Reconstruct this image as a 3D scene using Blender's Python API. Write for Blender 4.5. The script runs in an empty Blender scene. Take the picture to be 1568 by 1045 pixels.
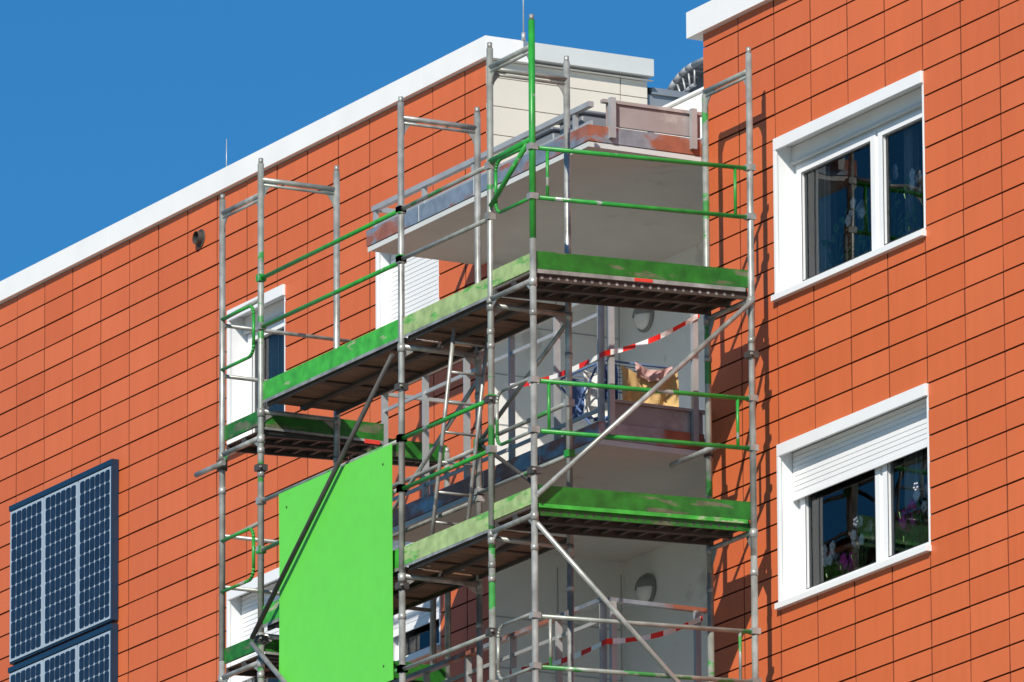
import bpy, bmesh, math, random
from mathutils import Vector, Matrix
random.seed(7)
scene=bpy.context.scene
COL=scene.collection
# ------------------------------------------------------------------ helpers
def empty(name,parent=None):
    o=bpy.data.objects.new(name,None);COL.objects.link(o)
    if parent: o.parent=parent
    return o
class MB:
    """mesh builder"""
    def __init__(s): s.v=[];s.f=[];s.m=[];s.sm=[];s.r=[]
    def quad(s,a,b,c,d,m=0,r=None):
        n=len(s.v);s.v+=[tuple(a),tuple(b),tuple(c),tuple(d)];s.f.append((n,n+1,n+2,n+3));s.m.append(m);s.sm.append(False);s.r.append(0 if r is None else r)
    def poly(s,pts,m=0):
        n=len(s.v);s.v+=[tuple(p) for p in pts];s.f.append(tuple(range(n,n+len(pts))));s.m.append(m);s.sm.append(False);s.r.append(0)
    def box(s,x0,x1,y0,y1,z0,z1,m=0,r=None,fn=None):
        P=[(x0,y0,z0),(x1,y0,z0),(x1,y1,z0),(x0,y1,z0),(x0,y0,z1),(x1,y0,z1),(x1,y1,z1),(x0,y1,z1)]
        if fn: P=[fn(p) for p in P]
        n=len(s.v);s.v+=P
        for q in [(0,3,2,1),(4,5,6,7),(0,1,5,4),(1,2,6,5),(2,3,7,6),(3,0,4,7)]:
            s.f.append(tuple(n+i for i in q));s.m.append(m);s.sm.append(False);s.r.append(0 if r is None else r)
    def tube(s,a,b,rad=.024,m=0,n=10,rad2=None,cap=True):
        a=Vector(a);b=Vector(b);d=(b-a).normalized()
        u=d.cross(Vector((0,0,1))) if abs(d.z)<.95 else d.cross(Vector((1,0,0)))
        u.normalize();w=d.cross(u);k=len(s.v);r2=rad if rad2 is None else rad2
        for (p,r) in ((a,rad),(b,r2)):
            for i in range(n):
                t=2*math.pi*i/n;s.v.append(tuple(p+u*math.cos(t)*r+w*math.sin(t)*r))
        for i in range(n):
            j=(i+1)%n;s.f.append((k+i,k+n+i,k+n+j,k+j));s.m.append(m);s.sm.append(True);s.r.append(0)
        if cap:
            s.f.append(tuple(k+i for i in range(n)));s.m.append(m);s.sm.append(False);s.r.append(0)
            s.f.append(tuple(k+n+i for i in reversed(range(n))));s.m.append(m);s.sm.append(False);s.r.append(0)
    def path(s,pts,rad=.02,m=0,n=8):
        for a,b in zip(pts[:-1],pts[1:]): s.tube(a,b,rad,m,n)
    def blob(s,c,r,m=0,seg=6,squash=(1,1,1)):
        k=len(s.v);rings=4 if seg<10 else 10
        for i in range(rings+1):
            ph=math.pi*i/rings
            for j in range(seg):
                t=2*math.pi*j/seg
                s.v.append((c[0]+r*squash[0]*math.sin(ph)*math.cos(t),c[1]+r*squash[1]*math.sin(ph)*math.sin(t),c[2]+r*squash[2]*math.cos(ph)))
        for i in range(rings):
            for j in range(seg):
                a=k+i*seg+j;b=k+i*seg+(j+1)%seg
                s.f.append((a,a+seg,b+seg,b));s.m.append(m);s.sm.append(True);s.r.append(0)
    def obj(s,name,mats,parent=None,rnd=False,bevel=0):
        me=bpy.data.meshes.new(name);me.from_pydata(s.v,[],s.f)
        for mt in mats: me.materials.append(mt)
        me.polygons.foreach_set("material_index",s.m);me.polygons.foreach_set("use_smooth",s.sm)
        if rnd:
            at=me.attributes.new("rnd",'FLOAT','FACE');at.data.foreach_set("value",s.r)
        me.validate();me.update()
        o=bpy.data.objects.new(name,me);COL.objects.link(o)
        if parent: o.parent=parent
        if bevel:
            b=o.modifiers.new("b",'BEVEL');b.width=bevel;b.segments=1;b.limit_method='ANGLE'
        return o
def nodes(mt):
    mt.use_nodes=True;nt=mt.node_tree;return nt,nt.nodes,nt.links,nt.nodes["Principled BSDF"]
def mat(name,col,rough=.6,metal=0,var=.12,scale=6,bump=0,spec=.5,dirt=None,dirt_amt=0.0,dscale=(1,1,1)):
    mt=bpy.data.materials.new(name);nt,N,L,P=nodes(mt)
    P.inputs['Roughness'].default_value=rough;P.inputs['Metallic'].default_value=metal
    P.inputs['Specular IOR Level'].default_value=spec
    tc=N.new('ShaderNodeTexCoord');mp=N.new('ShaderNodeMapping');mp.inputs['Scale'].default_value=dscale
    L.new(tc.outputs['Object'],mp.inputs[0])
    nz=N.new('ShaderNodeTexNoise');nz.inputs['Scale'].default_value=scale;nz.inputs['Detail'].default_value=3
    L.new(mp.outputs[0],nz.inputs['Vector'])
    mr=N.new('ShaderNodeMapRange');mr.inputs[1].default_value=.25;mr.inputs[2].default_value=.75
    mr.inputs[3].default_value=1-var;mr.inputs[4].default_value=1+var
    L.new(nz.outputs[0],mr.inputs[0])
    mx=N.new('ShaderNodeVectorMath');mx.operation='SCALE';mx.inputs[0].default_value=col[:3]
    L.new(mr.outputs[0],mx.inputs['Scale']);out=mx.outputs[0]
    if dirt:
        n2=N.new('ShaderNodeTexNoise');n2.inputs['Scale'].default_value=scale*.6;n2.inputs['Detail'].default_value=5;n2.inputs['Roughness'].default_value=.7
        L.new(mp.outputs[0],n2.inputs['Vector'])
        m2=N.new('ShaderNodeMapRange');m2.inputs[1].default_value=.62-dirt_amt*.35;m2.inputs[2].default_value=.70-dirt_amt*.3
        L.new(n2.outputs[0],m2.inputs[0])
        mm=N.new('ShaderNodeMix');mm.data_type='RGBA';L.new(m2.outputs[0],mm.inputs[0]);L.new(out,mm.inputs[6]);mm.inputs[7].default_value=(*dirt,1)
        out=mm.outputs[2]
    L.new(out,P.inputs['Base Color'])
    if bump:
        b=N.new('ShaderNodeBump');b.inputs['Strength'].default_value=bump;b.inputs['Distance'].default_value=.01
        L.new(nz.outputs[0],b.inputs['Height']);L.new(b.outputs[0],P.inputs['Normal'])
    return mt
def patch_mat(name,colA,colB,thr,scale=(1.5,1.5,1.2),rough=.5,metA=0,metB=.3,soft=.01,var=.22):
    """two coats: B shows through / over A in patches"""
    mt=bpy.data.materials.new(name);nt,N,L,P=nodes(mt)
    tc=N.new('ShaderNodeTexCoord');mp=N.new('ShaderNodeMapping');mp.inputs['Scale'].default_value=scale
    L.new(tc.outputs['Object'],mp.inputs[0])
    n1=N.new('ShaderNodeTexNoise');n1.inputs['Scale'].default_value=1;n1.inputs['Detail'].default_value=5;n1.inputs['Roughness'].default_value=.62
    L.new(mp.outputs[0],n1.inputs[0])
    m1=N.new('ShaderNodeMapRange');m1.inputs[1].default_value=thr-soft;m1.inputs[2].default_value=thr+soft;L.new(n1.outputs[0],m1.inputs[0])
    n2=N.new('ShaderNodeTexNoise');n2.inputs['Scale'].default_value=9;n2.inputs['Detail'].default_value=4;L.new(tc.outputs['Object'],n2.inputs[0])
    m2=N.new('ShaderNodeMapRange');m2.inputs[1].default_value=.3;m2.inputs[2].default_value=.7;m2.inputs[3].default_value=1-var;m2.inputs[4].default_value=1+var*.8;L.new(n2.outputs[0],m2.inputs[0])
    mm=N.new('ShaderNodeMix');mm.data_type='RGBA';mm.inputs[6].default_value=(*colA,1);mm.inputs[7].default_value=(*colB,1);L.new(m1.outputs[0],mm.inputs[0])
    vs=N.new('ShaderNodeVectorMath');vs.operation='SCALE';L.new(mm.outputs[2],vs.inputs[0]);L.new(m2.outputs[0],vs.inputs['Scale'])
    L.new(vs.outputs[0],P.inputs['Base Color']);P.inputs['Roughness'].default_value=rough
    mt_=N.new('ShaderNodeMapRange');mt_.inputs[3].default_value=metA;mt_.inputs[4].default_value=metB;L.new(m1.outputs[0],mt_.inputs[0]);L.new(mt_.outputs[0],P.inputs['Metallic'])
    return mt
# ------------------------------------------------------------------ materials
def tile_mat():
    mt=bpy.data.materials.new("terracotta_tile");nt,N,L,P=nodes(mt)
    at=N.new('ShaderNodeAttribute');at.attribute_name="rnd"
    r=N.new('ShaderNodeValToRGB');r.color_ramp.elements[0].color=(.595,.128,.038,1);r.color_ramp.elements[1].color=(.665,.156,.052,1)
    L.new(at.outputs['Fac'],r.inputs[0])
    tc=N.new('ShaderNodeTexCoord');nz=N.new('ShaderNodeTexNoise');nz.inputs['Scale'].default_value=.5;nz.inputs['Detail'].default_value=5;nz.inputs['Roughness'].default_value=.6
    L.new(tc.outputs['Object'],nz.inputs[0])
    mr=N.new('ShaderNodeMapRange');mr.inputs[1].default_value=.3;mr.inputs[2].default_value=.7;mr.inputs[3].default_value=.93;mr.inputs[4].default_value=1.05;L.new(nz.outputs[0],mr.inputs[0])
    mp=N.new('ShaderNodeMapping');mp.inputs['Scale'].default_value=(9,9,.7);L.new(tc.outputs['Object'],mp.inputs[0])
    n2=N.new('ShaderNodeTexNoise');n2.inputs['Scale'].default_value=1;n2.inputs['Detail'].default_value=3;L.new(mp.outputs[0],n2.inputs[0])
    m2=N.new('ShaderNodeMapRange');m2.inputs[1].default_value=.3;m2.inputs[2].default_value=.7;m2.inputs[3].default_value=.96;m2.inputs[4].default_value=1.02;L.new(n2.outputs[0],m2.inputs[0])
    mu=N.new('ShaderNodeMath');mu.operation='MULTIPLY';L.new(mr.outputs[0],mu.inputs[0]);L.new(m2.outputs[0],mu.inputs[1])
    vs=N.new('ShaderNodeVectorMath');vs.operation='SCALE';L.new(r.outputs[0],vs.inputs[0]);L.new(mu.outputs[0],vs.inputs['Scale'])
    L.new(vs.outputs[0],P.inputs['Base Color']);P.inputs['Roughness'].default_value=.5;P.inputs['Specular IOR Level'].default_value=.4
    return mt
M_tile=tile_mat()
M_edge=mat("terracotta_tile_edge_shade",(.22,.052,.020),.8,var=.1)  # tile colour darkened to stand in for shade inside the joints
M_back=mat("facade_substructure",(.040,.016,.010),.9,var=.2)
M_white=mat("white_coated_metal",(.84,.84,.82),.45,var=.04,scale=2)
M_pvc=mat("white_window_frame",(.81,.82,.82),.35,var=.03,scale=3)
M_beige=mat("beige_panel",(.66,.61,.52),.6,var=.04,scale=2)
M_capside=mat("grey_coping",(.60,.62,.60),.5,var=.06,scale=2)
M_plaster=mat("white_plaster",(.79,.78,.75),.85,var=.04,scale=2,dirt=(.60,.58,.54),dirt_amt=.05)
M_ceil=mat("concrete_soffit",(.62,.595,.55),.85,var=.07,scale=1.5,bump=.15,dirt=(.50,.47,.42),dirt_amt=.05)
M_copper=patch_mat("weathered_flashing_sky_tint",(.36,.13,.08),(.32,.38,.44),.50,(.9,1.2,2.5),rough=.4,metA=.2,metB=.5,soft=.03)  # red-brown weathering; blue-grey patches put the sky's reflection into the colour
M_mauve=mat("faded_kick_panel",(.34,.29,.28),.5,var=.15,scale=3,dirt=(.46,.42,.39),dirt_amt=.25)
M_alu=mat("railing_aluminium",(.44,.45,.45),.45,.35,var=.12,scale=5)
M_steel=patch_mat("galvanised_steel",(.30,.305,.28),(.47,.48,.45),.52,(3,3,2.2),rough=.40,metA=.35,metB=.45,soft=.08,var=.28)
M_steelg=patch_mat("steel_with_green_paint",(.34,.36,.32),(.05,.26,.06),.555,(.9,.9,2.1),rough=.42,metA=.35,metB=0,var=.26)
M_greent=patch_mat("green_tube_paint",(.024,.29,.038),(.42,.44,.40),.60,(3,3,3),rough=.38,metA=0,metB=.3)
M_greenb=patch_mat("green_toe_board",(.018,.145,.013),(.12,.13,.07),.60,(3,1.4,9),rough=.45,metB=0,soft=.02,var=.36)
M_greenb2=patch_mat("bright_green_toe_board",(.050,.38,.042),(.32,.40,.22),.62,(2,3,9),rough=.5,metB=0,soft=.02,var=.30)
M_faded=patch_mat("faded_green_toe_board",(.33,.45,.19),(.10,.37,.07),.57,(2,2,8),rough=.6,metB=0,soft=.03,var=.28)
M_ply=mat("weathered_plywood",(.17,.095,.055),.8,var=.35,scale=3,dirt=(.08,.055,.04),dirt_amt=.3,dscale=(3,.8,1))
M_ply2=mat("dark_plywood",(.060,.040,.031),.8,var=.35,scale=4)
M_darkst=mat("dark_steel",(.075,.07,.065),.6,.3,var=.3,scale=8)
M_red=mat("red_plastic",(.70,.05,.03),.5,var=.05)
M_board=patch_mat("bright_green_site_board",(.125,.62,.065),(.14,.66,.075),.55,(.8,.8,.8),rough=.5,metB=0,soft=.25,var=.03)
M_roof=mat("roof_membrane",(.25,.25,.25),.9)
M_zinc=mat("zinc_grey",(.27,.30,.33),.5,.3,var=.12,scale=3)
M_dark=mat("dark_plastic",(.03,.03,.032),.5)
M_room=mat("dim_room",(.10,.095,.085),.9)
M_curt=mat("curtain_cloth",(.66,.65,.62),.9,var=.1,scale=8)
M_leaf=mat("leaf",(.07,.17,.04),.6,var=.3)
M_pink=mat("magenta_petal",(.70,.06,.38),.6,var=.2)
M_wpet=mat("pale_petal",(.85,.78,.80),.6,var=.1)
M_pot=mat("ceramic_pot",(.55,.5,.45),.4)
M_towel=mat("yellow_towel",(.60,.41,.17),.95,var=.10,scale=6,bump=.4)
M_cpink=mat("pink_cloth",(.50,.32,.30),.95,var=.1)
M_cblue=mat("blue_cloth",(.10,.17,.35),.95,var=.15)
M_cwhite=mat("white_cloth",(.75,.75,.72),.95,var=.05)
M_cell=mat("solar_cell",(.010,.020,.044),.3,.0,var=.35,scale=10,spec=.4)
M_cellb=mat("solar_backsheet",(.36,.44,.52),.4,var=.05)
M_frame=mat("solar_frame",(.010,.040,.085),.4,.2,var=.1)
M_lampw=mat("opal_lamp_glass",(.80,.80,.76),.3)
M_lampg=mat("lamp_hood",(.26,.26,.25),.45)
M_ground=mat("pavement_and_lawn",(.33,.31,.26),.95,var=.2,scale=.08,dirt=(.10,.15,.06),dirt_amt=.2)
def glass_mat():
    mt=bpy.data.materials.new("window_glass");mt.use_nodes=True;nt=mt.node_tree;N=nt.nodes;L=nt.links;N.clear()
    o=N.new('ShaderNodeOutputMaterial');mx=N.new('ShaderNodeMixShader');t=N.new('ShaderNodeBsdfTransparent');g=N.new('ShaderNodeBsdfGlossy')
    t.inputs[0].default_value=(.84,.89,.87,1);g.inputs['Roughness'].default_value=.01
    tc=N.new('ShaderNodeTexCoord');nz=N.new('ShaderNodeTexNoise');nz.inputs['Scale'].default_value=1.3;nz.inputs['Detail'].default_value=1;L.new(tc.outputs['Object'],nz.inputs[0])
    b=N.new('ShaderNodeBump');b.inputs['Strength'].default_value=.3;b.inputs['Distance'].default_value=.02;L.new(nz.outputs[0],b.inputs['Height']);L.new(b.outputs[0],g.inputs['Normal'])
    f=N.new('ShaderNodeFresnel');f.inputs[0].default_value=1.72
    L.new(f.outputs[0],mx.inputs[0]);L.new(t.outputs[0],mx.inputs[1]);L.new(g.outputs[0],mx.inputs[2]);L.new(mx.outputs[0],o.inputs[0]);return mt
M_glass=glass_mat()
def tape_mat():
    mt=bpy.data.materials.new("red_white_tape");nt,N,L,P=nodes(mt)
    tc=N.new('ShaderNodeTexCoord');w=N.new('ShaderNodeTexWave');w.inputs['Scale'].default_value=1.6;w.bands_direction='Y'
    mp=N.new('ShaderNodeMapping');mp.inputs['Rotation'].default_value=(0,0,math.radians(35))
    L.new(tc.outputs['Object'],mp.inputs[0]);L.new(mp.outputs[0],w.inputs[0])
    r=N.new('ShaderNodeValToRGB');r.color_ramp.interpolation='CONSTANT';r.color_ramp.elements[0].color=(.75,.02,.015,1);r.color_ramp.elements[1].color=(.85,.83,.80,1);r.color_ramp.elements[1].position=.5
    L.new(w.outputs[0],r.inputs[0]);L.new(r.outputs[0],P.inputs['Base Color']);P.inputs['Roughness'].default_value=.4
    return mt
M_tape=tape_mat()
# ------------------------------------------------------------------ key dimensions (metres)
H=2.612; ROW=H/12; TW=.6015
XC=-3.81       # end of long wing facade
ROOF1=26.435; ROOF2=25.70
YB=1.32        # loggia back wall
F2W=[(1.2084,3.6146,23.139-H*k,24.498-H*k) for k in range(0,9)]+[(6.62,9.03,23.139-H*k,24.498-H*k) for k in range(0,9)]
F1W=[]
for k in range(0,9):
    F1W+=[(-8.80,-7.68,23.95-H*k,25.28-H*k),(-5.88,-4.73,23.95-H*k,25.28-H*k)]
    F1W+=[(-19.2,-16.8,23.95-H*k,25.28-H*k)]
def subtract(rects,op):
    out=[]
    for (a,b,c,d) in rects:
        x0,x1,z0,z1=op
        if x1<=a or x0>=b or z1<=c or z0>=d: out.append((a,b,c,d));continue
        if c<z0: out.append((a,b,c,z0))
        if d>z1: out.append((a,b,z1,d))
        cc=max(c,z0);dd=min(d,z1)
        if a<x0: out.append((a,x0,cc,dd))
        if b>x1: out.append((x1,b,cc,dd))
    return out
building=empty("apartment_building")
def tiles(name,x0,x1,z0,z1,phx,phz,ops):
    mb=MB();g=.0075;h=.0075
    i0=math.floor((x0-phx)/TW);i1=math.ceil((x1-phx)/TW);j0=math.floor((z0-phz)/ROW);j1=math.ceil((z1-phz)/ROW)
    for i in range(i0,i1):
        for j in range(j0,j1):
            a=max(phx+i*TW+g,x0);b=min(phx+(i+1)*TW-g,x1);c=max(phz+j*ROW+h,z0);d=min(phz+(j+1)*ROW-h,z1)
            if b-a<.01 or d-c<.01: continue
            rs=[(a,b,c,d)]
            for op in ops: rs=subtract(rs,op)
            rv=min(1,max(0,random.gauss(.5,.27)))
            for (p,q,r,s) in rs:
                if q-p<.012 or s-r<.012: continue
                e=[random.uniform(-.0018,.0018) for _ in range(3)]
                y00=e[0];y10=e[0]+e[1];y01=e[0]+e[2];y11=e[0]+e[1]+e[2]
                A=(p,y00,r);B=(q,y10,r);C=(q,y11,s);D=(p,y01,s)
                A2=(p,.03,r);B2=(q,.03,r);C2=(q,.03,s);D2=(p,.03,s)
                mb.quad(A,B,C,D,0,rv);mb.quad(A,A2,B2,B,1,rv);mb.quad(B,B2,C2,C,1,rv);mb.quad(D,C,C2,D2,1,rv);mb.quad(A,D,D2,A2,1,rv)
    return mb.obj(name,[M_tile,M_edge],building,rnd=True)
ZT=16.0
tiles("tile_cladding_wing",-24.3,XC,ZT,ROOF1,-13.2528,ROOF1,F1W)
tiles("tile_cladding_front",0.0,9.4,ZT,ROOF2,1.2084,24.498,F2W)
def shell(name,x0,x1,z1,ops):
    mb=MB();rs=[(x0,x1,0,z1)]
    for op in ops: rs=subtract(rs,op)
    for (a,b,c,d) in rs: mb.quad((a,.031,c),(b,.031,c),(b,.031,d),(a,.031,d),0)
    for (a,b,c,d) in rs:
        if c<ZT: mb.quad((a,.0,c),(b,.0,c),(b,.0,min(d,ZT-.01)),(a,.0,min(d,ZT-.01)),1)
    return mb.obj(name,[M_back,M_tile],building,rnd=True)
shell("wall_wing",-24.3,XC,ROOF1,F1W)
shell("wall_front",0.0,9.4,ROOF2,F2W)
mb=MB()
D=13
mb.quad((-24.3,.031,0),(-24.3,.031,ROOF1),(-24.3,D,ROOF1),(-24.3,D,0),0)
mb.quad((-24.3,D,0),(-24.3,D,ROOF1),(9.4,D,ROOF2),(9.4,D,0),0)
mb.quad((9.4,.031,0),(9.4,D,0),(9.4,D,ROOF2),(9.4,.031,ROOF2),0)
mb.quad((0,.031,0),(0,.031,ROOF2),(0,YB,ROOF2),(0,YB,0),0)
mb.quad((-24.3,.1,ROOF1-.02),(XC-.1,.1,ROOF1-.02),(XC-.1,D,ROOF1-.02),(-24.3,D,ROOF1-.02),1)
mb.quad((0.02,.1,ROOF2+.05),(9.3,.1,ROOF2+.05),(9.3,D,ROOF2+.05),(0.02,D,ROOF2+.05),1)
mb.quad((XC,YB+.1,25.2),(0,YB+.1,25.2),(0,D,25.2),(XC,D,25.2),1)
mb.quad((0,YB+.001,24.7),(0,D,24.7),(0,D,ROOF2),(0,YB+.001,ROOF2),0)
mb.obj("outer_walls_and_roof",[M_plaster,M_roof],building)
mb=MB()
for (a,b) in [(-24.4,-17.3),(-17.295,-11.2),(-11.195,-4.95),(-4.945,XC+.06)]:
    mb.box(a,b,-.055,.42,ROOF1+.002,ROOF1+.195,0)
mb.box(XC-.3,XC+.055,.425,1.64,ROOF1+.04,ROOF1+.195,1)
mb.box(XC+.002,XC+.058,-.02,1.64,ROOF1-.0,ROOF1+.001,1)
for (a,b) in [(-.16,4.3),(4.305,9.5)]: mb.box(a,b,-.065,.42,ROOF2+.002,ROOF2+.23,0)
mb.box(-.16,.2,.425,3.2,ROOF2+.02,ROOF2+.22,0)
mb.box(.25,2.2,.5,.9,ROOF2+.26,ROOF2+.40,0)
mb.obj("roof_copings",[M_white,M_capside],building,bevel=.008)
mb=MB();z=24.72
mb.quad((XC-.03,.032,0),(XC-.03,1.61,0),(XC-.03,1.61,ROOF1),(XC-.03,.032,ROOF1),1)
while z<ROOF1-.01:
    z1=min(z+.26,ROOF1)
    for (a,b) in [(.0,1.325),(1.335,1.60)]:
        mb.box(XC-.03,XC,a,b,z+.004,z1-.004,0)
    z+=.26
y=1.615
while y<6:
    mb.box(XC-.08,XC-.05,y,y+.42,24.7,ROOF1-.1,2);mb.box(XC-.05,XC-.03,y+.42,y+.45,24.7,ROOF1-.1,2);y+=.45
mb.box(XC-.3,XC-.02,1.66,6.2,ROOF1-.098,ROOF1-.04,2)
mb.obj("end_wall_panels",[M_beige,M_back,M_zinc],building)
mb=MB()
mb.quad((XC+.0,.0,0),(XC+.0,YB,0),(XC,YB,24.7),(XC,0.0,24.7),0)
mb.quad((XC,YB,0),(0,YB,0),(0,YB,24.7),(XC,YB,24.7),0)
mb.quad((-.001,0.032,0),(-.001,YB,0),(-.001,YB,24.7),(-.001,.032,24.7),0)
mb.obj("loggia_walls",[M_plaster],building)
mb=MB()
for k in range(-6,1):
    zb=22.25+H*k
    for q in (.45,.9,1.35,1.8): mb.box(XC+.001,XC+.004,.03,YB-.03,zb+q,zb+q+.010,0)
    for yy in (.02,.66,YB-.03): mb.box(XC+.001,XC+.0045,yy,yy+.010,zb,zb+2.3,0)
    for (a,b) in [(-2.15,-1.25)]:
        mb.box(a,b,YB-.03,YB-.001,zb+.05,zb+2.1,1)
        mb.box(a+.1,b-.1,YB-.034,YB-.031,zb+.25,zb+2.0,2)
mb.obj("loggia_joinery",[M_alu,M_pvc,M_dark],building)
def slab(zb,yo,thick=.15):
    mb=MB()
    mb.box(-3.95,.0,yo,YB-.002,zb,zb+thick,0)
    mb.box(-3.97,.02,yo-.02,yo-.001,zb+.04,zb+thick+.03,1)
    mb.box(.001,.02,yo,-.03,zb+.04,zb+thick+.03,1)
    mb.box(-3.97,-3.951,yo,-.03,zb+.04,zb+thick+.03,1)
    mb.box(-3.96,.012,yo-.012,yo-.0005,zb-.01,zb+.035,2);mb.box(.0005,.012,yo,-.03,zb-.01,zb+.035,2)
    for x in (-3.0,-2.0,-1.0): mb.box(x,x+.006,yo-.023,yo-.0205,zb+.04,zb+thick+.03,2)
    return mb.obj("balcony_slab",[M_ceil,M_copper,M_capside],building)
slab(24.60,-1.10)
for k in range(0,7): slab(22.05-H*k,-1.02)
mb=MB();zt=24.78
yo=-1.06
mb.box(-3.93,-.02,yo-.03,yo+.02,zt+.17,zt+.215,0)
mb.box(-3.93,-.02,yo-.01,yo+.01,zt+.0,zt+.05,0)
for x in (-3.9,-3.0,-2.1,-1.2,-.3): mb.box(x-.02,x+.02,yo-.02,yo+.015,zt,zt+.2,0)
mb.box(-.03,.0,-.92,-.03,zt+.02,zt+.21,1)
mb.box(-.035,.02,-.97,.0,zt+.212,zt+.24,1)
for y in (-.90,-.12): mb.box(.021,.065,y-.025,y+.025,zt-.1,zt+.25,0)
mb.box(-3.93,-3.9,yo,-.05,zt+.17,zt+.215,0)
mb.box(-3.9,-.6,.6,.64,zt+.3,zt+.36,0)
mb.obj("canopy_upstand",[M_alu,M_mauve],building)
for (x,y) in [(-.55,-.85),(-1.15,-.8)]:
    mb=MB();mb.box(x-.2,x+.2,y-.12,y+.12,24.76,24.98,0);mb.box(x-.23,x+.23,y-.15,y+.15,24.981,25.01,0)
    mb.obj("planter_box",[M_zinc],None,bevel=.01)
def railing(k):
    zb=22.22-H*k;zr=23.32-H*k;yo=-.98;mb=MB()
    mb.box(-3.95,.02,yo-.04,yo+.02,zr-.0,zr+.035,1 if k>0 else 0)
    mb.box(-.03,.03,yo+.025,-.01,zr,zr+.035,1 if k>0 else 0)
    mb.box(-3.96,-3.92,yo+.025,-.01,zr,zr+.03,0)
    for x in (-3.9,-3.15,-2.4,-1.6,-.8,-.04):
        mb.box(x-.012,x+.012,yo-.028,yo+.028,zb-.05,zr-.002,0)
    for y in (-.93,-.13): mb.box(.021,.062,y-.025,y+.025,zb-.1,zr-.002,0)
    mb.box(-3.9,-.02,yo-.012,yo+.008,zr-.16,zr-.13,0);mb.box(-3.9,-.02,yo-.012,yo+.008,zb+.12,zb+.15,0)
    mb.box(-.03,-.006,-.9,-.03,zb-.03,zb+.19,2);mb.box(-.035,.03,-.95,-.0,zb+.192,zb+.215,2)
    mb.box(-3.9,-.03,yo+.01,yo+.03,zb-.03,zb+.05,2)
    mb.obj("balcony_railing",[M_alu,M_copper,M_mauve],building)
for k in range(0,7): railing(k)
mb=MB()
mb.box(XC+.002,-.002,1.66,1.95,24.7,26.13,0)
mb.box(XC+.002,-.002,1.64,1.98,26.131,26.17,0)
mb.obj("roof_parapet",[M_white],building,bevel=.01)
mb=MB()
mb.box(-9.0,-5.75,3.0,4.6,ROOF1-.02,26.85,0)
for i in range(13):
    x=-8.9+i*.25;mb.box(x,x+.03,2.97,2.999,26.5,26.8,0)
mb.obj("roof_plant_room",[M_zinc],None,bevel=.01)
mb=MB();cx,cz,R=-4.95,26.36,.74;N_=10
arc=[(cx-R*math.cos(math.pi/2*i/N_),cz+R*.88*math.sin(math.pi/2*i/N_)) for i in range(N_+1)]+[(cx+.5,cz+R*.88)]
for (p,q) in zip(arc[:-1],arc[1:]):
    mb.quad((p[0],2.75,p[1]),(q[0],2.75,q[1]),(q[0],3.5,q[1]),(p[0],3.5,p[1]),0)
    mb.tube((p[0],2.7,p[1]),(p[0],3.55,p[1]),.014,1,6)
    mb.tube((p[0],2.72,p[1]),(q[0],2.72,q[1]),.03,1,8)
inn=[(cx+(x-cx)*.72,cz+(z_-cz)*.72) for x,z_ in arc[:-1]]
for (p,q) in zip(inn[:-1],inn[1:]): mb.tube((p[0],2.73,p[1]),(q[0],2.73,q[1]),.018,1,8)
for (p,q) in zip(arc,inn): mb.tube((p[0],2.73,p[1]),(q[0],2.73,q[1]),.010,1,6)
mb.poly([(x,2.9,z_) for x,z_ in arc]+[(cx+.5,2.9,cz)],0)
mb.obj("roof_vent_hood",[M_zinc,M_alu,M_dark],None)
for (x,y,h) in [(-9.25,.2,.36),(-3.7,.3,.62)]:
    mb=MB();mb.tube((x,y,ROOF1+.18),(x,y,ROOF1+.25+h),.008,0,6,rad2=.004);mb.tube((x,y,ROOF1+.18),(x,y,ROOF1+.25),.02,0,8);mb.obj("lightning_rod",[M_alu])
mb=MB();c=(-9.37,-.0,26.1);mb.tube((c[0],.02,c[2]),(c[0],-.06,c[2]),.062,0,18,cap=False);mb.tube((c[0],-.02,c[2]),(c[0],-.021,c[2]),.058,1,18)
mb.tube((c[0],.0,c[2]),(c[0],-.012,c[2]),.085,0,18);mb.obj("wall_vent",[M_darkst,M_dark])  # round vent stub with a dark disc for its hole
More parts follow.
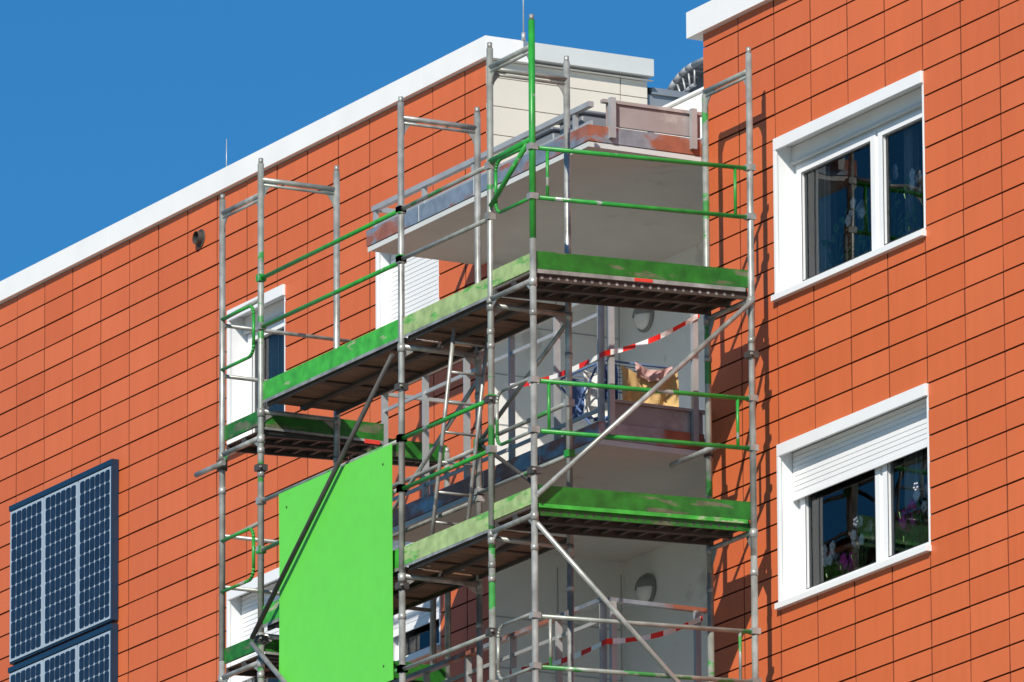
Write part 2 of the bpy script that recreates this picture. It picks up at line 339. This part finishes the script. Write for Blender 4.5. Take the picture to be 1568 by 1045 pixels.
# ------------------------------------------------------------------ windows
def window(x0,x1,z0,z1,shut=0,mull=None,stuff=()):
    w=empty("window",building);mb=MB();dp=.17
    mb.box(x0,x1,-.025,.0,z1-.10,z1,0);mb.box(x0,x0+.035,-.025,.0,z0+.03,z1-.102,0)
    mb.box(x0-.02,x1+.02,-.05,dp,z0-.03,z0+.02,0)
    mb.box(x0,x1,.001,dp+.1,z1-.05,z1,0)
    mb.box(x0,x0+.025,.001,dp+.1,z0+.025,z1-.052,0);mb.box(x1-.025,x1,.001,dp+.1,z0+.025,z1-.052,0)
    zi0=z0+.022;zi1=z1-.055;xi0=x0+.027;xi1=x1-.027
    mb.box(xi0,xi1,dp-.03,dp+.05,zi1-.12,zi1,0)
    mb.box(xi0,xi1,dp-.05,dp-.02,zi1-.155,zi1-.125,1)
    fr=.055
    mb.box(xi0,xi0+fr,dp,dp+.06,zi0,zi1-.122,0);mb.box(xi1-fr,xi1,dp,dp+.06,zi0,zi1-.122,0)
    mb.box(xi0+fr,xi1-fr,dp,dp+.06,zi0,zi0+.04,0);mb.box(xi0+fr,xi1-fr,dp,dp+.06,zi1-.18,zi1-.122,0)
    zf0=zi0+.042;zf1=zi1-.182
    gl=[]
    if mull is None: secs=[(xi0+fr+.002,xi1-fr-.002)]
    else:
        mb.box(mull-.022,mull+.022,dp-.002,dp+.058,zf0,zf1,0);secs=[(xi0+fr+.002,mull-.024),(mull+.024,xi1-fr-.002)]
    for (a,b) in secs:
        s=.075
        mb.box(a,a+s,dp-.018,dp+.045,zf0+.002,zf1-.002,0);mb.box(b-s,b,dp-.018,dp+.045,zf0+.002,zf1-.002,0)
        mb.box(a+s,b-s,dp-.018,dp+.045,zf0+.002,zf0+.06,0);mb.box(a+s,b-s,dp-.018,dp+.045,zf1-.065,zf1-.002,0)
        gl.append((a+s,b-s,zf0+.06,zf1-.065))
    for (a,b,c,d) in gl:
        mb.box(a,a+.008,dp-.019,dp-.017,c,d,2);mb.box(b-.008,b,dp-.019,dp-.017,c,d,2);mb.box(a,b,dp-.0195,dp-.0175,c,c+.008,2);mb.box(a,b,dp-.0195,dp-.0175,d-.008,d,2)
    mb.obj("frame",[M_pvc,M_capside,M_dark],w,bevel=.004)
    mg=MB()
    for (a,b,c,d) in gl: mg.quad((a,dp+.012,c),(b,dp+.012,c),(b,dp+.012,d),(a,dp+.012,d))
    mg.obj("glass",[M_glass],w)
    if shut>0:
        ms=MB();z=zi1-.005;zend=zi1-shut
        while z>zend:
            ms.box(xi0+.01,xi1-.01,dp-.060,dp-.052,z-.038,z-.002,0)
            ms.box(xi0+.012,xi1-.012,dp-.055,dp-.050,z-.045,z,1)
            z-=.042
        ms.box(xi0+.01,xi1-.01,dp-.066,dp-.050,z-.03,z,0)
        ms.obj("roller_shutter",[M_pvc,M_capside],w)
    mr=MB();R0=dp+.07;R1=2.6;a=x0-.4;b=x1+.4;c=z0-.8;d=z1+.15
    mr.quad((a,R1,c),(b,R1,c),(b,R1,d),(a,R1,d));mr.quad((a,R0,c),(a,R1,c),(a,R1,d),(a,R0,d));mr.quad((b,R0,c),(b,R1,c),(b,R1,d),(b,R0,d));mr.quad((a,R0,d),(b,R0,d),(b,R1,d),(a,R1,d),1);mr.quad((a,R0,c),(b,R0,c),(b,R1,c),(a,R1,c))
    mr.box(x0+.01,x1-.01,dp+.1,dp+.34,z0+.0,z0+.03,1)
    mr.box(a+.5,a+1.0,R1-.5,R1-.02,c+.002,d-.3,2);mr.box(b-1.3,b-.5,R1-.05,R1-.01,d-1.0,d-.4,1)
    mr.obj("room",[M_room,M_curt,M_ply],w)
    for (a,b) in stuff:
        mc=MB();n=48;pr=None;y=.33
        for i in range(n+1):
            x=a+(b-a)*i/n;yy=y+.035*math.sin(i*1.3)+.015*math.sin(i*.47)
            if pr: mc.quad((pr[0],pr[1],z0+.06),(x,yy,z0+.06),(x,yy,z1-.1),(pr[0],pr[1],z1-.1))
            pr=(x,yy)
        mc.obj("curtain",[M_curt],w)
    return w
def flower(x,z,mat_,s=.12,h=.25,y=.27,n=9,name="potted_flower"):
    m=MB();m.tube((x,y,z),(x,y,z+.11),.05,2,12,rad2=.065)
    for i in range(n):
        t=random.uniform(0,6.28);r=random.uniform(.03,s);top=(x+r*math.cos(t),y+.05*math.sin(t),z+.11+h*random.uniform(.5,1))
        m.tube((x,y,z+.1),top,.005,1,5)
        for j in range(5):
            q=2*math.pi*j/5+t;m.blob((top[0]+.028*math.cos(q),top[1]-.01,top[2]+.028*math.sin(q)),.026,0,6,(1,.4,1))
    for i in range(34):
        t=random.uniform(0,6.28);r=random.uniform(.02,s*1.0);zz=z+.11+random.uniform(0,h*.75)
        p=Vector((x+r*math.cos(t),y+.05*math.sin(t),zz));d=Vector((math.cos(t)*.09,random.uniform(-.03,.03),random.uniform(-.05,.07)));e=Vector((0,.01,.028))
        m.quad(p,p+d*.5-e,p+d,p+d*.5+e,1)
    return m.obj(name,[mat_,M_leaf,M_pot])
for i,(a,b,c,d) in enumerate(F2W):
    if i==0: window(a,b,c,d,0,mull=2.60,stuff=[(1.30,1.58),(2.78,2.92),(3.30,3.55)])
    elif i==1: window(a,b,c,d,.38,mull=2.60,stuff=[(2.68,3.0)])
    elif i in(2,9,10): window(a,b,c,d,.2,mull=(a+b)/2+.2,stuff=[(a+.1,a+.5)])
    else: window(a,b,c,d,.3,mull=(a+b)/2+.2,stuff=[])
z=23.139+.03
for (x,m_,h,s,n) in [(2.10,M_wpet,.66,.16,7),(2.70,M_wpet,.70,.12,6),(3.05,M_wpet,.66,.12,5),(1.75,M_leaf,.42,.2,3),(2.35,M_leaf,.3,.15,3)]: flower(x,z,m_,s,h,.25,n)
z-=H
for (x,m_,h,s,n) in [(1.90,M_pink,.14,.11,12),(2.12,M_wpet,.42,.17,13),(1.68,M_wpet,.28,.14,8),(2.90,M_pink,.38,.12,13),(3.1,M_wpet,.5,.1,8)]: flower(x,z,m_,s,h,.25,n)
for i,(a,b,c,d) in enumerate(F1W):
    if i%3==1: window(a,b,c,d,[1.1,.9,.5,.8,.3,.6,.3,.5,.5][i//3],mull=None,stuff=[])
    elif i%3==0: window(a,b,c,d,[.0,.75,.5,.3,.3,.6,.3,.5,.5][i//3],mull=None,stuff=[(a+.15,a+.5)])
    else: window(a,b,c,d,.3,mull=(a+b)/2+.1,stuff=[])
# round wall lamps with a half eyelid hood
for zc in (24.16,21.72):
    m=MB();x=-3.36;y=YB
    m.tube((x,y-.002,zc),(x,y-.03,zc),.14,1,24)
    m.blob((x,y-.03,zc),.118,0,20,(1,.65,1))
    for i in range(8):
        for j in range(6):
            def E(i,j):
                t=math.pi*i/8;u=.5*math.pi*j/6*.9
                return (x+.128*math.cos(t)*math.cos(u),y-.03-.085*math.sin(u),zc+.128*math.sin(t)*math.cos(u)+.002)
            m.quad(E(i,j),E(i+1,j),E(i+1,j+1),E(i,j+1),1);m.sm[-1]=True
    m.obj("wall_lamp",[M_lampw,M_lampg])
# ------------------------------------------------------------------ solar panels
def solar(zt,zb):
    m=MB();X0=-13.2528;X1=-11.0535;W=(X1-X0)/3
    m.box(X0,X1,-.055,-.004,zb,zt,2)
    m.box(X0,X1,-.075,-.056,zt-.05,zt,2);m.box(X1-.02,X1,-.075,-.056,zb,zt-.052,2)
    for i in range(3):
        a=X0+i*W+.02;b=X0+(i+1)*W-.012 if i<2 else X1-.03
        m.box(a-.005,b+.005,-.066,-.0555,zb+.02,zt-.06,1)
        nc=6;nr=12;cw=(b-a-.05)/nc;ch=(zt-zb-.12)/nr
        for c in range(nc):
            for r in range(nr):
                x0=a+.025+c*cw+.0035;x1=x0+cw-.007;z0=zb+.04+r*ch+.003;z1=z0+ch-.006;k=.015
                m.poly([(x0+k,-.069,z0),(x1-k,-.069,z0),(x1,-.069,z0+k),(x1,-.069,z1-k),(x1-k,-.069,z1),(x0+k,-.069,z1),(x0,-.069,z1-k),(x0,-.069,z0+k)],0)
    return m.obj("solar_panel",[M_cell,M_cellb,M_frame])
solar(24.366,22.835);solar(22.80,21.27);solar(21.235,19.7)
# ------------------------------------------------------------------ scaffolding
scaf=empty("scaffolding")
X1,X2,X3,X4,X5=1.2975,.5675,-1.0025,-3.5725,-4.3025
YO=-2.35;YI=-1.62;YW=-.30;LIFT=1.965
zA=23.25;zB=23.20;zC=22.97
NL=10;PR=.0275;RR=.0195
def tz(y): return .035*(y-YO)
S=MB()      # 0 steel 1 steel+green 2 green 3 dark
def post(x,y,ztop,m=0,gtop=None,base=.0):
    lean=random.uniform(-.006,.006)
    if gtop: S.tube((x,y,gtop),(x+lean,y,ztop),PR,2,12);S.tube((x,y,base),(x,y,gtop-.001),PR,m,12)
    else: S.tube((x,y,base),(x,y,20.9),PR,m,12);S.tube((x,y,20.901),(x+lean,y,ztop),PR,m,12)
    S.tube((x+lean,y,ztop),(x+lean,y,ztop+.05),.021,0,10)
def collar(x,y,z,m=0,r=.034,h=.07): S.tube((x,y,z),(x,y,z+h),r,m,12)
def plate(pts,n,t=.008,m=0):
    n=Vector(n)*t*.5;P=[Vector(p) for p in pts];a=[p-n for p in P];b=[p+n for p in P]
    S.poly(a,m);S.poly(list(reversed(b)),m)
    for i in range(len(P)):
        j=(i+1)%len(P);S.quad(a[i],b[i],b[j],a[j],m)
def frame(p,q,ztr,m=0):
    """transom between two posts with curved gusset plates"""
    p=Vector((p[0],p[1],0));q=Vector((q[0],q[1],0));d=(q-p).normalized();n=Vector((-d.y,d.x,0))
    a=Vector((p.x,p.y,ztr));b=Vector((q.x,q.y,ztr))
    S.tube(a,b,.023,m,8);S.tube(a+Vector((0,0,-.045)),b+Vector((0,0,-.045)),.013,m,6)
    for (c,s) in ((a,1),(b,-1)):
        o=[]
        for i in range(6):
            t=math.pi/2*i/5;o.append(c+d*(s*(.02+.15*(1-math.sin(t))))+Vector((0,0,-.03-.19*(1-math.cos(t)))))
        plate([c+d*(s*.02)+Vector((0,0,-.02)),c+d*(s*.17)+Vector((0,0,-.02))]+o[1:],n,.008,m)
posts=[(X1,YO,25.20,0,23.35),(X1,YW,25.18,0,None),(X2,YO,25.14,1,None),(X2,YW,25.0,1,None),
(X3,YO,25.06,0,None),(X4,YO,25.14,1,None),(X5,YO,24.99,0,None),
(X2,YI,25.12,0,None),(X3,YI,25.06,0,None),(X4,YI,25.16,0,None),(X5,YW,22.9,0,None),(-4.03,YW,22.9,0,None)]
for (x,y,zt_,m,g) in posts: post(x,y,zt_,m,g)
frame((X2,YO),(X1,YO),24.98,1);frame((X2,YW),(X1,YW),25.03,1)
frame((X2,YO),(X2,YI),24.97,1);frame((X3,YO),(X3,YI),24.93);frame((X4,YO),(X4,YI),25.0,1);frame((X5,YO),(X4,YO),24.87)
G=MB()  # 0 greenb 1 bright 2 faded 3 ply 4 dark steel 5 steel 6 red 7 dark ply
def deckY(x0,x1,y0,y1,zt_,npl=2):
    f=lambda p:(p[0],p[1],p[2]+tz(p[1]))
    w=(x1-x0)/npl
    for i in range(npl):
        a=x0+i*w+.006;b=x0+(i+1)*w-.006
        G.box(a+.03,b-.03,y0,y1,zt_-.012,zt_,7,fn=f)
        for (c,d) in ((a,a+.028),(b-.028,b)): G.box(c,d,y0,y1,zt_-.058,zt_+.002,4,fn=f)
        y=y0+.1
        while y<y1: G.box(a+.03,b-.03,y,y+.03,zt_-.04,zt_-.013,4,fn=f);y+=.17
def deckX(x0,x1,y0,y1,zt_,npl=2):
    w=(y1-y0)/npl
    for i in range(npl):
        a=y0+i*w+.006;b=y0+(i+1)*w-.006
        G.box(x0,x1,a+.02,b-.02,zt_-.012,zt_,3)
        for (c,d) in ((a,a+.018),(b-.018,b)): G.box(x0,x1,c,d,zt_-.045,zt_+.002,4)
        x=x0+.3
        while x<x1: G.box(x,x+.03,a+.02,b-.02,zt_-.028,zt_-.013,7);x+=.62
def railY(x,y0,y1,z,m=2,loops=True,dz=.42):
    S.tube((x,y0,z+tz(y0)),(x,y1,z+tz(y1)),RR,m,8);S.tube((x,y0,z-dz+tz(y0)),(x,y1,z-dz+tz(y1)),RR,m,8)
    if loops:
        for y in (y0+.14,y1-.14): S.tube((x,y,z+tz(y)),(x,y,z-dz+tz(y)),.014,m,8)
        for y in (y0,y1):
            for q in (0,dz): S.box(x-.035,x+.035,y-.038,y+.038,z-q+tz(y)-.02,z-q+tz(y)+.03,0)
def railX(x0,x1,y,z,m=2,dz=.43):
    j=random.uniform(-.012,.012)
    S.tube((x0,y,z),(x1,y,z+j),RR,m,8);S.tube((x0,y,z-dz),(x1,y,z-dz-j),RR,m,8)
    for x in (x0,x1):
        for q in (0,dz): S.box(x-.034,x+.034,y-.034,y+.034,z-q-.025,z-q+.035,0 if random.random()<.6 else 2)
def uloop(x0,x1,y,z,dz=.42,m=2):
    p=[(x0,y,z)];r=.09 if x1>x0 else -.09;ra=.09
    p.append((x1-r,y,z))
    for i in range(1,6):
        t=math.pi/2*i/5;p.append((x1-r+r*math.sin(t),y,z-ra+ra*math.cos(t)))
    p.append((x1,y,z-dz+ra))
    for i in range(1,6):
        t=math.pi/2*i/5;p.append((x1-r+r*math.cos(t),y,z-dz+ra-ra*math.sin(t)))
    p.append((x0,y,z-dz));S.path(p,.015,m,8)
for k in range(NL):
    dz=-LIFT*k
    a=zA+dz;f=lambda p:(p[0],p[1],p[2]+tz(p[1]))
    G.box(X1-.03,X1-.006,YO+.03,YW-.02,a-.15,a,0,fn=f)
    G.box(X1-.03,X1-.004,YO+.04,YW-.05,a-.185,a-.152,5 if k==0 else 1,fn=f)
    G.box(X2+.03,X1-.035,YO+.005,YO+.028,a-.15,a-.01,2)
    G.box(X1-.05,X1-.032,YO+.03,YW-.02,a-.245,a-.152,7 if k==0 else 0,fn=f)
    y=YO+.1
    while y<YW-.08:
        G.tube((X1-.033,y,a-.215+tz(y)),(X1-.030,y,a-.215+tz(y)),.014,4 if k else 5,8);y+=.078
    if k==0: G.box(X1-.005,X1+.001,YO+.95,YO+1.12,a-.182,a-.155,6,fn=f)
    deckY(X2+.03,X1-.05,YO+.02,YW,a-.17,2)
    for y in (YO,YW):
        S.tube((X2,y,a-.25+tz(y)),(X1,y,a-.25+tz(y)),.023,0,8)
        for x in (X1,X2):
            collar(x,y,a-.30+tz(y));collar(x,y,a-.55,0,.032,.05)
            s=-1 if x==X1 else 1
            plate([(x,y,a-.26+tz(y)),(x+s*.13,y,a-.26+tz(y)),(x+s*.04,y,a-.33),(x,y,a-.42)],(0,1,0),.008,0)
    railY(X1,YO,YW,a+.87,1 if k==2 else 2)
    uloop(X1,X2+.10,YO,a+.9,.45,2 if k==0 else 1)
    b=zB+dz
    G.box(X4+.03,X3-.02,YO+.005,YO+.03,b-.16,b,1)
    G.box(X3+.03,X2-.02,YO+.005,YO+.03,b-.16,b-.005,2)
    G.box(X3+.03,X2-.02,YO+.002,YO+.0045,b-.185,b-.163,5);G.box(X4+.03,X3-.02,YO-.0,YO+.0045,b-.19,b-.163,5)
    deckX(X4+.03,X3-.02,YO+.04,YI,b-.165);
    deckX(X3+.03,X2-.02,YO+.04,YI,b-.165)
    for x in (X2,X3,X4):
        S.tube((x,YO,b-.25),(x,YI,b-.25),.023,0,8)
        for y in (YO,YI):
            collar(x,y,b-.30);collar(x,y,b-.62,0,.032,.05);s=1 if y==YO else -1
            plate([(x,y,b-.26),(x,y+s*.15,b-.26),(x,y+s*.04,b-.33),(x,y,b-.43)],(1,0,0),.008,0)
    railX(X4,X3,YO,b+.92,2 if k==0 else 1);railX(X3,X2,YO,b+.92 if k else b+.93,2 if k==1 else 1)
    c=zC+dz
    G.box(X4-.03,X4-.006,YO+.03,-1.16,c-.15,c,0)
    G.box(X4-.005,X4+.0,YO+.04,-1.16,c-.175,c-.153,5)
    deckY(X5+.03,X4-.04,YO+.02,-1.16,c-.17,2)
    G.box(-4.06,-4.03,-1.14,YW,c-.15,c,0);deckY(X5+.03,-4.07,-1.14,YW,c-.17,1)
    G.box(X4-.004,X4+.002,YO+1.0,YO+1.15,c-.19,c-.155,6)
    G.box(X5+.03,X4-.035,YO+.005,YO+.028,c-.13,c,0)
    S.tube((X5,YO,c-.25),(X4,YO,c-.25),.023,0,8)
    for x in (X5,X4):
        collar(x,YO,c-.3);collar(x,YO,c-.6,0,.032,.06);s=-1 if x==X4 else 1
        plate([(x,YO,c-.26),(x+s*.15,YO,c-.26),(x+s*.04,YO,c-.33),(x,YO,c-.43)],(0,1,0),.008,1)
    S.tube((X5,YO,c+.95),(X4,YO,c+.97),.018,1,8)
    uloop(X5,X4-.12,YO-.01,c+.95,.45,2)
    if k>0:
        S.tube((X5,YO,c+1.0),(X5,YW,c+1.0),.018,0,8);S.tube((X5,YO,c+.55),(X5,YW,c+.55),.018,1,8)
    else: S.tube((X5,YO,c+.9),(X5,-1.1,c+.9),.018,0,8);S.tube((X5,YO,c+.45),(X5,-1.1,c+.45),.018,0,8)
    o=YO-.085
    if k%2==0: S.tube((X3,o,b-.33),(X4,o,b-LIFT-.28),.022,0 if k else 3,8)  # top brace takes the dark steel, so its shade sits in the colour
    else: S.tube((X4,o,b-.33),(X3,o,b-LIFT-.28),.022,0,8)
    xo=X1+.040
    if k%2==0: S.tube((xo,YW,a-.19),(xo,YO,a-LIFT-.10),.022,0,8)
    else: S.tube((xo,YO,a-.33),(xo,YW,a-LIFT-.25),.022,0,8)
# wall ties that stick out past the posts
S.tube((-4.70,YO-.05,22.62),(-4.18,YO-.05,22.62),.024,0,10);collar(X5,YO,22.58,3,.045,.09)
S.tube((.02,YW-.05,21.93),(.82,YW-.05,21.93),.024,0,10);collar(X2,YW,21.89,3,.045,.09)
for (x,y,z) in [(X4,YO,20.95),(X3,YO,22.6),(X2,YO,22.15),(X2,YO,20.2),(X1,YO,21.4),(X1,YW,22.6),(X4,YO,22.45),(X3,YO,20.9)]:
    S.box(x-.04,x+.04,y-.045,y+.045,z-.028,z+.028,3);S.tube((x-.06,y-.03,z),(x+.06,y-.03,z),.010,0,6)
S.path([(X2,YO,24.17),(X1,YO,24.19)],.028,2);S.path([(X2+.05,YO-.02,23.78),(X1-.05,YO-.02,24.16)],.022,2)
for y in (-2.18,-1.86):
    S.tube((X3+.15,y,21.05),(X3+.62,y,23.0),.018,0,8)
for i in range(8):
    t=(i+.5)/8;S.tube((X3+.15+.47*t,-2.18,21.05+1.95*t),(X3+.15+.47*t,-1.86,21.05+1.95*t),.012,0,6)
S.tube((X3,YI,22.75),(X4,YI,21.4),.019,0,8);S.tube((X3,YI,22.2),(X2,YI,21.3),.019,3,8);S.tube((X2,YI,22.9),(X3,YI,22.2),.019,0,8)
railX(X4,X3,YI,22.15,0);railX(X3,X2,YI,22.2,1)
S.obj("tubes_and_frames",[M_steel,M_steelg,M_greent,M_darkst],scaf)
G.obj("decks_and_toe_boards",[M_greenb,M_greenb2,M_faded,M_ply,M_darkst,M_steel,M_red,M_ply2],scaf)
# ------------------------------------------------------------------ bright green site board
m=MB();nx,nz=14,14;x0,x1,z0,z1=-3.16,-1.10,20.12,22.13
def yb(u,v): return YO-.044+.014*math.sin(u*3.1+.4)*math.sin(v*2.7)+.003*math.sin(u*7+v*3)
def P(i,j,o=0): 
    u=i/nx;v=j/nz;return (x0+(x1-x0)*u,yb(u,v)+o,z0+(z1-z0)*v)
for i in range(nx):
    for j in range(nz):
        m.quad(P(i,j),P(i+1,j),P(i+1,j+1),P(i,j+1));m.sm[-1]=True
        m.quad(P(i,j,.010),P(i,j+1,.010),P(i+1,j+1,.010),P(i+1,j,.010))
for i in range(nx):
    m.quad(P(i,0),P(i,0,.010),P(i+1,0,.010),P(i+1,0));m.quad(P(i,nz),P(i+1,nz),P(i+1,nz,.010),P(i,nz,.010))
    m.quad(P(0,i),P(0,i+1),P(0,i+1,.010),P(0,i,.010));m.quad(P(nx,i),P(nx,i,.010),P(nx,i+1,.010),P(nx,i+1))
for (u,v) in ((1,1),(13,1),(1,13),(13,13)):
    p=Vector(P(u,v));m.tube(p+Vector((0,-.008,0)),p,.008,1,8)
m.obj("green_site_board",[M_board,M_darkst])
# ------------------------------------------------------------------ tape
def ribbon(pts,name="barrier_tape",w=.024):
    m=MB();P=[Vector(p) for p in pts];out=[]
    for a,b in zip(P[:-1],P[1:]):
        n=14
        for i in range(n):
            t=i/n;p=a.lerp(b,t);p.z-=.05*math.sin(math.pi*t);out.append(p)
    out.append(P[-1])
    for i in range(len(out)-1):
        t0=.6*math.sin(i*.5);t1=.6*math.sin((i+1)*.5)
        u0=Vector((math.sin(t0)*w,0,math.cos(t0)*w));u1=Vector((math.sin(t1)*w,0,math.cos(t1)*w))
        m.quad(out[i]-u0,out[i+1]-u1,out[i+1]+u1,out[i]+u0)
    m.obj(name,[M_tape])
ribbon([(.08,-.10,23.24),(.08,-1.02,22.80),(-1.5,-1.06,22.86)])
ribbon([(.08,-.10,20.64),(.08,-1.02,20.35),(-1.5,-1.06,20.4)])
# ------------------------------------------------------------------ drying rack and washing
R=MB();zt_=22.83;xa,xb,ya,yb_=-1.15,-.22,-.85,-.15
for y in (ya,yb_): R.tube((xa,y,zt_),(xb,y,zt_),.009,0,8)
for x in (xa,xb): R.tube((x,ya,zt_),(x,yb_,zt_),.009,0,8)
for i in range(1,8): 
    x=xa+(xb-xa)*i/8;R.tube((x,ya,zt_),(x,yb_,zt_),.004,0,6)
for y in (ya,yb_): R.tube((xa+.1,y,22.21),(xb-.1,y,zt_),.01,0,8);R.tube((xb-.1,y,22.21),(xa+.1,y,zt_),.01,0,8)
R.obj("drying_rack",[M_cblue])
def cloth(name,x,y0,y1,ztop,zbot,mt,sag=0.03,bot=0.0):
    m=MB();n=30;k=16
    def Q(i,j):
        u=i/n;v=j/k
        y=y0+(y1-y0)*u;zz=ztop-sag*math.sin(math.pi*u)*(1-v*.3)-(ztop-zbot+bot*math.sin(math.pi*u))*v
        xx=x+.03*math.sin(u*13+1.5*v)*(.3+v)+.02*math.sin(u*29)*v+.02*math.sin(math.pi*abs(u-.5)*2*4+v*9)*v
        return (xx,y+.02*math.sin(v*5+u*6)*v,zz)
    for i in range(n):
        for j in range(k):
            m.quad(Q(i,j),Q(i+1,j),Q(i+1,j+1),Q(i,j+1));m.sm[-1]=True
    return m.obj(name,[mt])
cloth("yellow_towel",-.20,-.70,-.16,22.80,22.42,M_towel,.07,.05)
cloth("pink_cloth",-.15,-.60,-.24,22.83,22.74,M_cpink,.05,.03)
cloth("blue_shirt",-.24,-.86,-.72,22.82,22.5,M_cblue,.02)
cloth("white_cloth",-.6,-.84,-.6,22.83,22.45,M_cwhite,.02)
cloth("dark_shirt",-.9,-.84,-.4,22.83,22.5,M_cblue,.02)
# ------------------------------------------------------------------ ground
m=MB();m.quad((-3000,-3000,0),(3000,-3000,0),(3000,3000,0),(-3000,3000,0));m.obj("ground",[M_ground])
# ------------------------------------------------------------------ world, sun, camera
sd=Vector((.93,-1,.95)).normalized()
el=math.asin(sd.z);az=math.atan2(sd.x,sd.y)
wd=bpy.data.worlds.new("World");scene.world=wd;wd.use_nodes=True;N=wd.node_tree.nodes;L=wd.node_tree.links
bg=N["Background"];sky=N.new('ShaderNodeTexSky');sky.sky_type='NISHITA';sky.sun_disc=False;sky.sun_elevation=el;sky.sun_rotation=az
sky.air_density=1.0;sky.dust_density=.2;sky.ozone_density=4.0;sky.altitude=500
tint=N.new('ShaderNodeVectorMath');tint.operation='MULTIPLY';tint.inputs[1].default_value=(.20,.65,.90)
L.new(sky.outputs[0],tint.inputs[0]);L.new(tint.outputs[0],bg.inputs[0]);bg.inputs[1].default_value=.105
sl=bpy.data.lights.new("sun",'SUN');sl.energy=5.0;sl.angle=math.radians(.5);sl.color=(1,.93,.83)
so=bpy.data.objects.new("sun",sl);COL.objects.link(so);so.rotation_euler=(-sd).to_track_quat('-Z','Y').to_euler();so.location=(30,-30,50)
a=math.radians(28.5292);t=math.radians(14.0412);r=math.radians(.3216)
F=Vector((-math.cos(a),math.sin(a),0));Rr=Vector((math.sin(a),math.cos(a),0));U=Vector((0,0,1))
Fw=F*math.cos(t)+U*math.sin(t);Up=-F*math.sin(t)+U*math.cos(t)
Rc=Rr*math.cos(r)-Up*math.sin(r);Uc=Rr*math.sin(r)+Up*math.cos(r)
M=Matrix(((Rc.x,Uc.x,-Fw.x),(Rc.y,Uc.y,-Fw.y),(Rc.z,Uc.z,-Fw.z)))
cam=bpy.data.cameras.new("camera");co=bpy.data.objects.new("camera",cam);COL.objects.link(co)
co.matrix_world=Matrix.Translation((74.2351,-42.1990,1.7))@M.to_4x4()
cam.sensor_width=36;cam.lens=16093.78/1568*36;cam.clip_start=1;cam.clip_end=8000
scene.camera=co
scene.view_settings.view_transform='Standard';scene.view_settings.look='None';scene.view_settings.exposure=0
